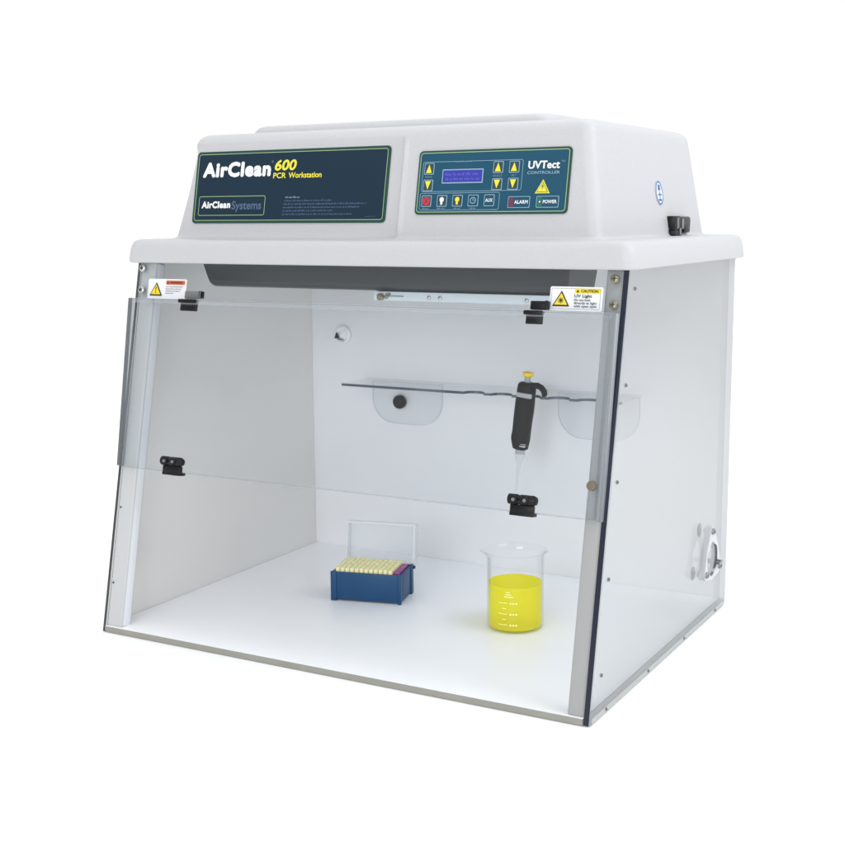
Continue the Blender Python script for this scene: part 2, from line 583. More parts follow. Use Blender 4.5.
# stickers on the upper pane
def sticker(x0, x1, z0, z1, orange):
    fr = Frame(SLOPE(x0, sz(z0), 0.0048), SLOPE.u, SLOPE.v, SLOPE.n)
    w, h = x1 - x0, (z1 - z0) * KS
    b = MB()
    b.prism(fr, rrect(0, w, 0, h, 0.0022), 0, 0.0004, 'sticker')
    st = b.build('warning_sticker', WS)
    if not orange:
        b = MB()
        b.prism(fr, rrect(0.002, w * 0.425, 0.002, h - 0.002, 0.0008), 0.0005, 0.0006, 'sticker')
        frame_ring(b, fr, 0.0022, w * 0.985 - 0.002, 0.0022, h - 0.0022, 0.001, 0.0004, 0.0009, 'inkgrey')
        b.build('border', st)
    b = MB()
    cx, cy = w * 0.225, h * 0.50
    b.poly(fr, tri(cx, cy, w * 0.165, h * 0.33), 0.0012, 'ink')
    b.poly(fr, tri(cx, cy - h * 0.018, w * 0.125, h * 0.245), 0.0016, 'stkyellow')
    if orange:
        b.poly(fr, [(cx - w * 0.012, cy + h * 0.11), (cx + w * 0.012, cy + h * 0.11), (cx + w * 0.007, cy - h * 0.09), (cx - w * 0.007, cy - h * 0.09)], 0.002, 'ink')
        b.poly(fr, rrect(cx - w * 0.011, cx + w * 0.011, cy - h * 0.19, cy - h * 0.13, w * 0.005), 0.002, 'ink')
    else:
        for k in range(8):
            a = 2 * PI * k / 8
            ca, sa = math.cos(a), math.sin(a)
            r0, r1, t = h * 0.06, h * 0.135, h * 0.014
            c = (cx, cy - h * 0.08)
            b.poly(fr, [(c[0] + ca * r0 - sa * t, c[1] + sa * r0 + ca * t), (c[0] + ca * r0 + sa * t, c[1] + sa * r0 - ca * t),
                        (c[0] + ca * r1 + sa * t, c[1] + sa * r1 - ca * t), (c[0] + ca * r1 - sa * t, c[1] + sa * r1 + ca * t)], 0.002, 'ink')
        b.poly(fr, rrect(cx - h * 0.055, cx + h * 0.055, cy - h * 0.135, cy - h * 0.025, h * 0.05), 0.0021, 'ink')
    b.build('warning_triangle', st)
    b = MB()
    u0 = w * (0.47 if not orange else 0.475)
    b.prism(fr, rrect(u0, w * 0.955, h * 0.73, h * 0.92, 0.0006), 0.0005, 0.0012, 'stkorange' if orange else 'stkyellow')
    if orange:
        b.text(fr, '\u26a0 WARNING' if False else 'WARNING', u0 + w * 0.11, w * 0.90, h * 0.775, h * 0.875, 0.0016, 'darkred', bold=0.03)
        b.poly(fr, tri(u0 + w * 0.05, h * 0.825, w * 0.03, h * 0.06), 0.0016, 'darkred')
    else:
        b.text(fr, 'CAUTION', u0 + w * 0.12, w * 0.915, h * 0.765, h * 0.885, 0.0016, 'ink', bold=0.03)
        b.poly(fr, tri(u0 + w * 0.06, h * 0.825, w * 0.03, h * 0.06), 0.0016, 'ink')
    b.build('header', st)
    b = MB()
    if orange:
        for k, wd in enumerate((0.93, 0.88, 0.86, 0.68)):
            v = h * (0.60 - k * 0.105)
            fine_line(b, fr, u0, w * wd, v, h * 0.055, 0.0010, 'inkgrey')
    else:
        b.text(fr, 'UV Light', u0, w * 0.80, h * 0.52, h * 0.68, 0.0012, 'ink', bold=0.025)
        b.text(fr, 'Do not look', u0, w * 0.78, h * 0.405, h * 0.50, 0.0012, 'ink', bold=0.015)
        b.text(fr, 'directly at light', u0, w * 0.90, h * 0.25, h * 0.375, 0.0012, 'ink', bold=0.015)
        b.text(fr, 'with open eyes', u0, w * 0.90, h * 0.12, h * 0.245, 0.0012, 'ink', bold=0.015)
    b.build('lettering', st)
    return st


def fine_line(b, fr, u0, u1, v, hgt, w, m):
    """print too small to read: a row of word-sized strokes"""
    u = u0
    while u < u1:
        l = random.uniform(0.8, 3.2) * hgt
        e = min(u + l, u1)
        x = u
        while x < e - hgt * 0.15:
            t = random.uniform(0.18, 0.42) * hgt
            hh = hgt * random.choice((0.62, 0.65, 0.7, 1.0))
            b.poly(fr, [(x, v), (min(x + t, e), v), (min(x + t, e), v + hh), (x, v + hh)], w, m)
            x += t + hgt * 0.12
        u = e + hgt * 0.45


s1 = sticker(0.0285, 0.1035, 0.5085, 0.5395, True)
s1['label'] = 'small white sticker with orange warning header and yellow triangle'
s2 = sticker(0.7045, 0.7775, 0.5110, 0.5415, False)
s2['label'] = 'white sticker with yellow caution header'

DOOR = Frame(SLOPE(0.005, sz(0.2535), -0.0045), (1, 0, 0), up + nrm * 0.040, nrm - up * 0.040)   # stands a little proud at its hinges


def dz(z):
    return sz(z - 0.2535)


# hinged door: pane, side rails, clips, hinges
b = MB()
b.box(DOOR, 0.004, 0.792, dz(0.2535), dz(0.5075), 0.0060, 0.0110, 'clear',
      {'v0': 'pane_edge', 'v1': 'pane_edge', 'u0': 'pane_edge', 'u1': 'pane_edge'})
door = b.build('door', WS)
b = MB()
b.box(DOOR, 0.0042, 0.7918, dz(0.5015), dz(0.5068), 0.0111, 0.0119, 'pane_lip')
b.box(DOOR, 0.0042, 0.7918, dz(0.5076), dz(0.5088), 0.0050, 0.0118, 'pane_edge')
b.build('top_rail', door, True)
b = MB()
b.box(DOOR, 0.0042, 0.7918, dz(0.2520), dz(0.2534), 0.0055, 0.0114, 'pane_lip')
b.build('bottom_rail', door, True)
b = MB()
b.box(DOOR, -0.0030, 0.0040, dz(0.2535), dz(0.5085), 0.0030, 0.0120, 'rail', {'u0': 'greyclip'})
b.build('side_rail', door, True)
b = MB()
b.box(DOOR, 0.7925, 0.7985, dz(0.2520), dz(0.5085), 0.003, 0.0145, 'rail', {'u1': 'pane_edge'})
b.box(DOOR, 0.7805, 0.7885, dz(0.2545), dz(0.5060), 0.0115, 0.0145, 'rail')
b.build('side_rail', door, True)
b = MB()
b.lathe(DOOR, 0.7835, dz(0.2955), [(0.0064, 0.0148), (0.0064, 0.0180), (0.0058, 0.0190), (0.0035, 0.0193)], 'bronze', 24)
b.build('stop_button', door, True)
for x in (0.1105, 0.6905):
    b = MB()
    b.box(DOOR, x - 0.0165, x + 0.0165, dz(0.2515), dz(0.2625), 0.0112, 0.0190, 'black', bev=0.0012)
    b.box(DOOR, x - 0.0165, x + 0.0165, dz(0.2485), dz(0.2530), 0.0040, 0.0195, 'black', bev=0.0008)
    hc = b.build('handle_clip', door, True)
    kf = Frame(DOOR(x - 0.020, dz(0.2690), 0.0165), DOOR.v, DOOR.n, DOOR.u)
    b = MB()
    b.lathe(kf, 0, 0, [(0.0035, 0), (0.0068, 0.001), (0.0068, 0.013), (0.0060, 0.0145), (0.0060, 0.0165), (0.0068, 0.018), (0.0068, 0.036), (0.0050, 0.040), (0.0035, 0.0405)], 'black', 18)
    b.build('handle_roll', door, True)
    for dx in (-0.010, 0.006):
        b = MB()
        b.lathe(DOOR, x + dx, dz(0.2690), [(0.0052, 0.0200), (0.0052, 0.0245), (0.0042, 0.0252), (0.0036, 0.0252), (0.0034, 0.0238), (0.001, 0.0236)], 'black', 18)
        b.lathe(DOOR, x + dx, dz(0.2690), [(0.0026, 0.0240), (0.0024, 0.0256), (0.0012, 0.0259)], 'greyclip', 14)
        b.build('handle_screw', door, True)
for x, grey in ((0.120, True), (0.690, False)):
    hw = 0.0155 if grey else 0.0120
    b = MB()
    b.box(SLOPE, x - hw + 0.003, x + hw + 0.002, sz(0.5105), sz(0.5215), 0.0048, 0.0125, 'greyclip' if grey else 'black', bev=0.001)
    b.box(SLOPE, x + hw + 0.0005, x + hw + 0.004, sz(0.5110), sz(0.5220), 0.0045, 0.0155, 'black', bev=0.001)
    h = b.build('hinge', WS, True)
    b = MB()
    b.box(SLOPE, x - hw, x + hw - 0.001, sz(0.4915), sz(0.5040), 0.0112, 0.0165, 'black', bev=0.001)
    b.box(SLOPE, x - hw - 0.0025, x + hw, sz(0.5030), sz(0.5085), 0.0112, 0.0205, 'black', bev=0.0012)
    b.build('hinge_leaf', h, True)

# lamp housing hanging under the hood
b = MB()
LAMP = Frame((0, 0.17, 0), (1, 0, 0), (0, 0, 1), (0, -1, 0))
secs = []
for x, zb in ((0.0835, 0.5665), (0.0925, 0.5345), (0.0945, 0.5300), (0.0980, 0.5272), (0.1035, 0.5262), (0.400, 0.5262), (0.690, 0.5262), (0.6960, 0.5275), (0.7000, 0.5320), (0.7060, 0.5665)):
    r = min(0.012, (0.5685 - zb) * 0.4)
    prof = [(0.270, 0.569), (0.270, zb)]
    for k in range(9):
        a = PI / 2 * k / 8
        prof.append((0.170 + r - r * math.sin(a), zb + r - r * math.cos(a)))
    prof.append((0.170, 0.569))
    secs.append([Vector((x, y, z)) for y, z in prof])
b.loft(secs, 'dark')
lh = b.build('lamp_housing', WS, True, 30)
b = MB()
b.box(LAMP, 0.395, 0.699, 0.5125, 0.5256, -0.085, -0.004, 'lampwhite', bev=0.001)
lr = b.build('lamp_tray', lh, True)
for x in (0.417, 0.487, 0.505, 0.640):
    screw(LAMP, x, 0.5180, 0.0030, 0.002, 'brass' if x < 0.45 else 'steel', lh, slot=False, w=-0.004)
b = MB()
b.lathe(LAMP, 0.408, 0.5180, [(0.0052, -0.004), (0.0052, 0.001), (0.003, 0.003)], 'brass', 16)
b.box(LAMP, 0.417, 0.4235, 0.5205, 0.5235, -0.004, -0.001, 'greyclip')
b.box(LAMP, 0.420, 0.445, 0.5185, 0.5200, -0.004, -0.003, 'washer')
b.build('lamp_connector', lh, True)

# shelf on the back wall
def shelf_outline():
    p = [(0.128, 0.5870), (0.128, 0.4960), (0.130, 0.4940), (0.362, 0.4940)]
    for cx in (0.395, 0.447, 0.499, 0.551, 0.603):
        for k in range(9):
            a = PI + PI * k / 8
            p.append((cx + 0.019 * math.cos(a), 0.4940 - 0.0165 * math.sin(a)))
    p += [(0.658, 0.4940), (0.660, 0.4960), (0.660, 0.5870)]
    return p


b = MB()
so = shelf_outline()
b.prism(WORLD, so, 0.3330, 0.3375, 'shelf', side='shelf_edge', sides=[so[i][1] < 0.52 and so[(i + 1) % len(so)][1] < 0.52 for i in range(len(so))])
shelf = b.build('shelf', WS)
BACK = Frame((0, 0.5872, 0), (1, 0, 0), (0, 0, 1), (0, -1, 0))
for x0, x1, kx in ((0.140, 0.286, 0.1995), (0.512, 0.658, 0.598)):
    b = MB()
    pts = [(x1, 0.3326), (x0, 0.3326)]
    r = 0.045
    for k in range(9):
        a = PI + PI / 2 * k / 8
        pts.append((x0 + r + r * math.cos(a), 0.2560 + r + r * math.sin(a)))
    for k in range(9):
        a = -PI / 2 + PI / 2 * k / 8
        pts.append((x1 - r + r * math.cos(a), 0.2560 + r + r * math.sin(a)))
    b.prism(BACK, pts, 0.0, 0.005, 'bracket', side='bracket_edge')
    b.build('shelf_bracket', shelf)
    b = MB()
    b.lathe(BACK, kx, 0.2970, [(0.0125, 0.005), (0.0125, 0.011), (0.0110, 0.013), (0.004, 0.0135)], 'black', 24)
    b.build('shelf_knob', shelf, True)

# clear bumper on the back wall
b = MB()
b.lathe(BACK, 0.0765, 0.4150, [(0.0160, 0.0), (0.0172, 0.003), (0.0165, 0.007), (0.0135, 0.0085), (0.0115, 0.0065), (0.0100, 0.004), (0.0070, 0.0075), (0.003, 0.0090)], 'hook', 28)
bu = b.build('wall_bumper', WS, True)
b = MB()
b.prism(BACK, tri(0.0660, 0.4140, 0.0045, 0.0055), 0.0072, 0.0105, 'black')
b.box(BACK, 0.0680, 0.0800, 0.4058, 0.4078, 0.0078, 0.0096, 'greyclip')
b.build('bumper_clip', bu)

# cable port on the clear side
PC = (0.4935, 0.1015)
scr = [(0.4895, 0.1445), (0.4617, 0.0807), (0.5305, 0.0798)]


cand = [(u + 0.0085 * math.cos(2 * PI * k / 24), v + 0.0085 * math.sin(2 * PI * k / 24)) for u, v in scr for k in range(24)]
cand += [(PC[0] + 0.0335 * math.cos(2 * PI * k / 48), PC[1] - 0.002 + 0.0335 * math.sin(2 * PI * k / 48)) for k in range(48)]


def hull(pts):
    pts = sorted(pts)
    def half(ps):
        h = []
        for p in ps:
            while len(h) > 1 and (h[-1][0] - h[-2][0]) * (p[1] - h[-2][1]) - (h[-1][1] - h[-2][1]) * (p[0] - h[-2][0]) <= 0:
                h.pop()
            h.append(p)
        return h[:-1]
    return half(pts) + half(pts[::-1])


outer = hull(cand)
hr = 0.0275
inner = []
for (u, v) in outer:
    a = math.atan2(v - PC[1] + 0.002, u - PC[0])
    inner.append((PC[0] + hr * math.cos(a), PC[1] - 0.002 + hr * math.sin(a)))
b = MB()
b.thickring(RIGHT, outer, inner, 0.0002, 0.0050, 'flange')
port = b.build('cable_port', WS)
b = MB()
b.thickring(RIGHT, [(PC[0] + hr * 0.985 * math.cos(2 * PI * k / 40), PC[1] - 0.002 + hr * 0.985 * math.sin(2 * PI * k / 40)) for k in range(40)],
            [(PC[0] + hr * 0.93 * math.cos(2 * PI * k / 40), PC[1] - 0.002 + hr * 0.93 * math.sin(2 * PI * k / 40)) for k in range(40)], 0.0012, 0.0046, 'greyclip')
b.build('port_liner', port)
for u, v in scr:
    screw(RIGHT, u, v, 0.0048, 0.004, 'dull', port, w=0.0050)
b = MB()
b.cyl(RIGHT, 0.516, 0.0895, 0.0042, 0.0052, 0.0105, 'dull', 16)
b.box(RIGHT, 0.507, 0.525, 0.0875, 0.0915, 0.0105, 0.0130, 'dull', bev=0.001)
b.build('port_latch', port, True)
for u, v in scr:
    b = MB()
    b.cyl(RIGHT, u, v, 0.0110, -0.0165, -0.0156, 'washer', 24)
    b.build('washer', port, True)

# ------------------------------------------------------------------ hood
LX0, LX1, LYF, LYR = -0.0110, 0.8165, 0.1040, 0.6160
LZ0, LZ1 = 0.5655, 0.6005
cX, AB, AT = 0.3995, 0.3565, 0.3308
YB, YT, ZB, ZT = 0.1485, 0.1811, 0.600, 0.7600
RB, RT = 0.600, 0.585
NF = 420


def loop(x0, x1, y0, y1, r, z, disp=None):
    """rounded rectangle: dense along the front"""
    pts = []
    def corner(cx, cy, a0, n=6):
        return [(cx + r * math.cos(a0 + PI / 2 * k / n), cy + r * math.sin(a0 + PI / 2 * k / n)) for k in range(n + 1)]
    pts += corner(x0 + r, y0 + r, PI)
    front = []
    for k in range(1, NF):
        front.append((x0 + r + (x1 - x0 - 2 * r) * k / NF, y0))
    pts += front
    pts += corner(x1 - r, y0 + r, -PI / 2)
    for k in range(1, 20):
        pts.append((x1, y0 + r + (y1 - y0 - 2 * r) * k / 20))
    pts += corner(x1 - r, y1 - r, 0)
    for k in range(1, 20):
        pts.append((x1 - r - (x1 - x0 - 2 * r) * k / 20, y1))
    pts += corner(x0 + r, y1 - r, PI / 2)
    for k in range(1, 20):
        pts.append((x0, y1 - r - (y1 - y0 - 2 * r) * k / 20))
    out = []
    for x, y in pts:
        d = disp(x, y) if disp else 0.0
        out.append(Vector((x, y + d, z)))
    return out


def sm(e0, e1, x):
    t = max(0.0, min(1.0, (x - e0) / (e1 - e0)))
    return t * t * (3 - 2 * t)


STEP = 0.0070
rings = []
# lip: bottom edge, side, rounded top edge
for ins, z in ((0.0035, LZ0 - 0.0010), (0.0010, LZ0), (0.0, LZ0 + 0.0035), (0.0008, LZ1 - 0.016), (0.0020, LZ1 - 0.0085), (0.0045, LZ1 - 0.0034), (0.0080, LZ1 - 0.0009), (0.013, LZ1)):
    fl = 0.0055 * (LZ1 - z) / (LZ1 - LZ0)
    rings.append(loop(LX0 + ins - fl, LX1 - ins + fl * 0.5, LYF + ins, LYR - ins, 0.016 - ins * 0.4, z))
# fillet from the lip up into the box
FR = 0.0045
for k in range(6):
    a = PI / 2 * k / 5
    grow = FR * (1 - math.sin(a))
    z = LZ1 + 0.0008 + FR * (1 - math.cos(a))
    t = (z - ZB) / (ZT - ZB)
    hw = AB + (AT - AB) * t + grow
    rings.append(loop(cX - hw, cX + hw, YB + (YT - YB) * t - grow * 1.8, RB + (RT - RB) * t + grow * 0.3, 0.016, z,
                      lambda x, y, q=k / 5: STEP * q * (1 - sm(0.444, 0.448, x)) * (1 - sm(0.18, 0.24, y)) * sm(0.04, 0.06, x)))
TF = 0.016
for t in [0.09 + 0.0225 * k for k in range(35)]:
    z = ZB + (ZT - ZB) * t
    if z > ZT - TF:
        break
    hw = AB + (AT - AB) * t
    q = 1 - sm(0.80, 0.92, t)
    sh = 0.448
    rings.append(loop(cX - hw, cX + hw, YB + (YT - YB) * t, RB + (RT - RB) * t, 0.016, z,
                      lambda x, y, q=q, sh=sh: STEP * q * (1 - sm(sh - 0.0035, sh, x)) * (1 - sm(0.19, 0.25, y)) * sm(0.04, 0.06, x)
                      - 0.0028 * q * math.exp(-((x - sh - 0.0035) / 0.0032) ** 2) * (1 - sm(0.19, 0.25, y))))
for k in range(8):
    a = PI / 2 * k / 7
    ins = TF * (1 - math.cos(a)) * 1.0
    z = ZT - TF + TF * math.sin(a)
    t = (z - ZB) / (ZT - ZB)
    hw = AB + (AT - AB) * t - ins
    rings.append(loop(cX - hw, cX + hw, YB + (YT - YB) * t + ins, RB + (RT - RB) * t - ins, max(0.016 - ins * 0.4, 0.006), z))
b = MB()
b.loft(rings, 'hood')
hood = b.build('hood', WS, True, 50)
b = MB()
rr = []
for ins, z in ((0.0, 0.7450), (0.002, 0.7560), (0.005, 0.7655), (0.0095, 0.7715), (0.016, 0.7742), (0.026, 0.7750)):
    rr.append(loop(0.1240 + ins, 0.6480 - ins, 0.2380 + ins, 0.560 - ins, 0.02, z))
b.loft(rr, 'hood')
b.build('top_cover', hood, True, 50)

FACE_UP = Vector((0, YT - YB, ZT - ZB)).normalized()
FACE_N = Vector((0, -(ZT - ZB), YT - YB)).normalized()
FL = math.hypot(YT - YB, ZT - ZB)


def face_frame(x, t, off):
    o = Vector((x, YB + (YT - YB) * t, ZB + (ZT - ZB) * t)) + FACE_N * off
    return Frame(o, (1, 0, 0), FACE_UP, FACE_N)


# name plate (left)
pw, ph = 0.3495, 0.680 * FL
fr = face_frame(0.0745, 0.160, -STEP * 0.98 + 0.0004)
b = MB()
b.prism(fr, rrect(0, pw, 0, ph, 0.006), 0.0, 0.0012, 'plate_rim')
npl = b.build('name_plate', WS)
b = MB()
b.prism(fr, rrect(0.0045, pw - 0.0045, 0.0045, ph - 0.0045, 0.004), 0.0013, 0.0016, 'plate')
b.build('plate_face', npl)
b = MB()
frame_ring(b, fr, 0.0038, pw - 0.0038, 0.0038, ph - 0.0038, 0.0045, 0.0010, 0.0019, 'greenline')
frame_ring(b, fr, 0.0110, 0.1370, ph * 0.105, ph * 0.375, 0.003, 0.0009, 0.0019, 'greenline')
b.build('border', npl)
T = lambda v: ph * (1 - v)
b = MB()
b.text(fr, 'AirClean', pw * 0.040, pw * 0.408, T(0.365), T(0.150), 0.0020, 'textwhite', bold=0.05, spacing=1.10)
b.build('lettering', npl)
b = MB()
b.text(fr, 'AirClean', pw * 0.049, pw * 0.207, T(0.795), T(0.695), 0.0020, 'textwhite', bold=0.05, spacing=1.10)
b.ring(fr, [(pw * 0.413 + 0.0016 * math.cos(a * PI / 8), T(0.165) + 0.0016 * math.sin(a * PI / 8)) for a in range(16)],
       [(pw * 0.413 + 0.0011 * math.cos(a * PI / 8), T(0.165) + 0.0011 * math.sin(a * PI / 8)) for a in range(16)], 0.002, 'textgrey')
b.build('lettering', npl)
b = MB()
b.text(fr, '600', pw * 0.427, pw * 0.540, T(0.292), T(0.142), 0.0020, 'yellow', bold=0.035, shear=0.15)
b.build('lettering', npl)
b = MB()
b.text(fr, 'PCR', pw * 0.423, pw * 0.489, T(0.395), T(0.318), 0.0020, 'yellow', bold=0.025)
b.build('lettering', npl)
b = MB()
b.text(fr, 'Workstation', pw * 0.503, pw * 0.672, T(0.395), T(0.318), 0.0020, 'yellow', bold=0.025)
b.build('lettering', npl)
b = MB()
b.text(fr, 'Systems', pw * 0.214, pw * 0.375, T(0.850), T(0.695), 0.0020, 'textdim', bold=0.03)
b.build('lettering', npl)
b = MB()
for k, (a, e) in enumerate(((0.495, 0.575), (0.492, 0.735), (0.490, 0.905), (0.489, 0.872), (0.488, 0.740), (0.486, 0.838))):
    fine_line(b, fr, pw * a, pw * e, T(0.665 + k * 0.046), ph * 0.024, 0.0020, 'textdim' if k else 'textgrey')
fine_line(b, fr, pw * 0.905, pw * 0.955, T(0.925), ph * 0.012, 0.0020, 'textdim')
b.build('lettering', npl)

# control panel (right)
qw, qh = 0.2310, 0.548 * FL
fr2 = face_frame(0.4755, 0.219, 0.0004)
b = MB()
b.prism(fr2, rrect(0, qw, 0, qh, 0.006), 0.0, 0.0012, 'plate_rim')
cp = b.build('control_panel', WS)
b = MB()
b.prism(fr2, rrect(0.0035, qw - 0.0035, 0.0035, qh - 0.0035, 0.004), 0.0013, 0.0016, 'panel')
b.build('panel_face', cp)
U = lambda u: qw * u
V = lambda v: qh * (1 - v)
b = MB()
frame_ring(b, fr2, 0.0028, qw - 0.0028, 0.0028, qh - 0.0028, 0.0045, 0.0011, 0.0019, 'greenline')
b.build('border', cp)
b = MB()
frame_ring(b, fr2, U(0.034), U(0.700), V(0.645), V(0.175), 0.003, 0.0006, 0.0019, 'paleline')
frame_ring(b, fr2, U(0.030), U(0.565), V(0.935), V(0.665), 0.003, 0.0006, 0.0019, 'paleline')
b.build('outline', cp)


def button(u0, u1, v0, v1, draw, fill='btn'):
    b = MB()
    b.prism(fr2, rrect(U(u0), U(u1), V(v1), V(v0), 0.0016), 0.0017, 0.0022, 'paleline')
    b.prism(fr2, rrect(U(u0) + 0.0010, U(u1) - 0.0010, V(v1) + 0.0010, V(v0) - 0.0010, 0.0012), 0.0023, 0.0026, fill)
    draw(b, (U(u0) + U(u1)) / 2, (V(v0) + V(v1)) / 2)
    return b.build('button', cp)


HW, HH = 0.0046, 0.0060
def arrow(upw):
    return lambda b, x, y: b.poly(fr2, tri(x, y, HW, HH, upw), 0.0029, 'yellow')


for u0, u1 in ((0.046, 0.112), (0.508, 0.574), (0.612, 0.678)):
    button(u0, u1, 0.195, 0.375, arrow(True))
    button(u0, u1, 0.455, 0.635, arrow(False))


def cross(b, x, y):
    b.poly(fr2, rrect(x - 0.0054, x + 0.0054, y - 0.0055, y + 0.0055, 0.001), 0.0028, 'red')
    for sg in (1, -1):
        b.poly(fr2, [(x - 0.004, y - 0.0045 * sg), (x - 0.0030, y - 0.0045 * sg), (x + 0.004, y + 0.0045 * sg), (x + 0.0030, y + 0.0045 * sg)][::sg], 0.0031 + 0.0001 * sg, 'darkred')


def bulb(col):
    def d(b, x, y):
        b.poly(fr2, [(x + 0.0034 * math.cos(a * PI / 8), y + 0.0016 + 0.0036 * math.sin(a * PI / 8)) for a in range(16)], 0.0029, col)
        b.poly(fr2, [(x - 0.0015, y - 0.0055), (x + 0.0015, y - 0.0055), (x + 0.0018, y - 0.0008), (x - 0.0018, y - 0.0008)], 0.0031, col)
    return d


def clock(b, x, y):
    c = lambda r: [(x + r * math.cos(a * PI / 10), y + r * math.sin(a * PI / 10)) for a in range(20)]
    b.ring(fr2, c(0.0046), c(0.0036), 0.0029, 'paleline')
    b.poly(fr2, [(x - 0.0004, y), (x + 0.0004, y), (x + 0.0004, y + 0.003), (x - 0.0004, y + 0.003)], 0.0029, 'paleline')
    b.poly(fr2, [(x, y - 0.0004), (x + 0.0024, y - 0.0004), (x + 0.0024, y + 0.0004), (x, y + 0.0004)], 0.0031, 'paleline')


def aux(b, x, y):
    b.text(fr2, 'AUX', x - 0.0056, x + 0.0056, y - 0.0024, y + 0.0024, 0.0029, 'textwhite', bold=0.02)


for u0, dr in ((0.044, cross), (0.150, bulb('textwhite')), (0.255, bulb('yellow')), (0.360, clock), (0.466, aux)):
    button(u0, u0 + 0.068, 0.700, 0.880, dr, 'panel' if dr in (clock, aux) else 'btn')
b = MB()
b.prism(fr2, rrect(U(0.172), U(0.446), V(0.520), V(0.300), 0.001), 0.0017, 0.0024, 'paleline')
b.prism(fr2, rrect(U(0.178), U(0.440), V(0.503), V(0.317), 0.0006), 0.0025, 0.0028, 'lcd')
for v in (0.400, 0.475):
    fine_line(b, fr2, U(0.195), U(0.425), V(v), qh * 0.045, 0.0030, 'lcdtext')
b.build('display', cp)


def indicator(u0, u1, txt, col):
    b = MB()
    b.prism(fr2, rrect(U(u0), U(u1), V(0.910), V(0.735), 0.0016), 0.0017, 0.0021, 'paleline')
    b.prism(fr2, rrect(U(u0) + 0.0009, U(u1) - 0.0009, V(0.910) + 0.0009, V(0.735) - 0.0009, 0.0012), 0.0022, 0.0025, 'panel')
    w = U(u1) - U(u0)
    b.prism(fr2, rrect(U(u0) + 0.0012, U(u0) + w * 0.27, V(0.910) + 0.0012, V(0.735) - 0.0012, 0.001), 0.0026, 0.0028, col)
    b.text(fr2, txt, U(u0) + w * 0.31, U(u1) - w * 0.08, V(0.850), V(0.795), 0.0029, 'textwhite', bold=0.025)
    if col == 'green':
        x, y = U(u0) + w * 0.17, V(0.823)
        b.poly(fr2, [(x + 0.0012 * math.cos(a * PI / 4), y + 0.0012 * math.sin(a * PI / 4)) for a in range(8)], 0.0031, 'textwhite')
    b.build('indicator', cp)


indicator(0.622, 0.763, 'ALARM', 'darkred')
indicator(0.803, 0.944, 'POWER', 'green')
b = MB()
b.text(fr2, 'UVTect', U(0.733), U(0.932), V(0.325), V(0.205), 0.0020, 'textwhite', bold=0.03)
b.build('lettering', cp)
b = MB()
b.text(fr2, '\u2122', U(0.938), U(0.962), V(0.235), V(0.205), 0.0020, 'textgrey')
b.build('lettering', cp)
b = MB()
b.text(fr2, 'CONTROLLER', U(0.731), U(0.935), V(0.405), V(0.360), 0.0020, 'paleline', bold=0.012)
b.build('lettering', cp)
b = MB()
b.text(fr2, 'MODE', U(0.055), U(0.103), V(0.425), V(0.397), 0.0020, 'textgrey', bold=0.01)
b.build('lettering', cp)
b = MB()
b.text(fr2, 'SELECT', U(0.510), U(0.572), V(0.428), V(0.402), 0.0020, 'textgrey', bold=0.01)
b.build('lettering', cp)
b = MB()
b.text(fr2, 'SET', U(0.630), U(0.660), V(0.428), V(0.402), 0.0020, 'textgrey', bold=0.01)
b.build('lettering', cp)
b = MB()
for u0, u1, v in ((0.255, 0.365, 0.180), (0.245, 0.320, 0.668), (0.052, 0.104, 0.905), (0.156, 0.212, 0.905), (0.268, 0.310, 0.905), (0.374, 0.414, 0.905)):
    b = MB()
    fine_line(b, fr2, U(u0), U(u1), V(v + 0.012), qh * 0.022, 0.0022, 'textgrey')
    b.build('lettering', cp)
b = MB()
cx, cy = U(0.836), V(0.590)
b.poly(fr2, tri(cx, cy, U(0.047), qh * 0.105), 0.0019, 'yellow')
b.poly(fr2, tri(cx, cy - 0.0008, U(0.036), qh * 0.078), 0.0022, 'bronze')
b.poly(fr2, tri(cx, cy - 0.0010, U(0.031), qh * 0.068), 0.0025, 'yellow')
b.poly(fr2, [(cx + 0.0012, cy + 0.0040), (cx - 0.0020, cy - 0.0006), (cx - 0.0002, cy - 0.0004), (cx - 0.0010, cy - 0.0048), (cx + 0.0021, cy + 0.0006), (cx + 0.0002, cy + 0.0004)], 0.0028, 'bronze')
b.build('warning_triangle', cp)

# oval sticker and power inlet on the hood's right flank
def flank_frame(y, z, off=0.0):
    t = (z - ZB) / (ZT - ZB)
    v = Vector((AT - AB, 0, ZT - ZB)).normalized()
    nn = Vector((ZT - ZB, 0, -(AT - AB))).normalized()
    return Frame(Vector((cX + AB + (AT - AB) * t, y, z)) + nn * off, (0, 1, 0), v, nn)


ff = flank_frame(0.403, 0.6640, 0.0006)
b = MB()
el = lambda a, c, n=32: [(a * math.cos(2 * PI * k / n), c * math.sin(2 * PI * k / n)) for k in range(n)]
ff.u *= 0.82; ff.v *= 0.90
b.prism(ff, el(0.0175, 0.0200), 0, 0.0004, 'sticker')
ov = b.build('oval_sticker', WS)
b = MB()
b.ring(ff, el(0.0172, 0.0196), el(0.0145, 0.0168), 0.0007, 'blueprint')
b.poly(ff, [(-0.007, 0.0045), (0.007, 0.0045), (0.0045, 0.0135), (-0.0045, 0.0135)], 0.0008, 'blueprint')
b.poly(ff, [(-0.0012, -0.012), (0.0012, -0.012), (0.0012, 0.005), (-0.0012, 0.005)], 0.0010, 'blueprint')
b.poly(ff, [(-0.009, -0.004), (0.009, -0.004), (0.007, -0.0015), (-0.007, -0.0015)], 0.0012, 'blueprint')
b.poly(ff, [(-0.006, -0.0135), (0.006, -0.0135), (0.008, -0.010), (-0.008, -0.010)], 0.0008, 'blueprint')
b.build('emblem', ov)

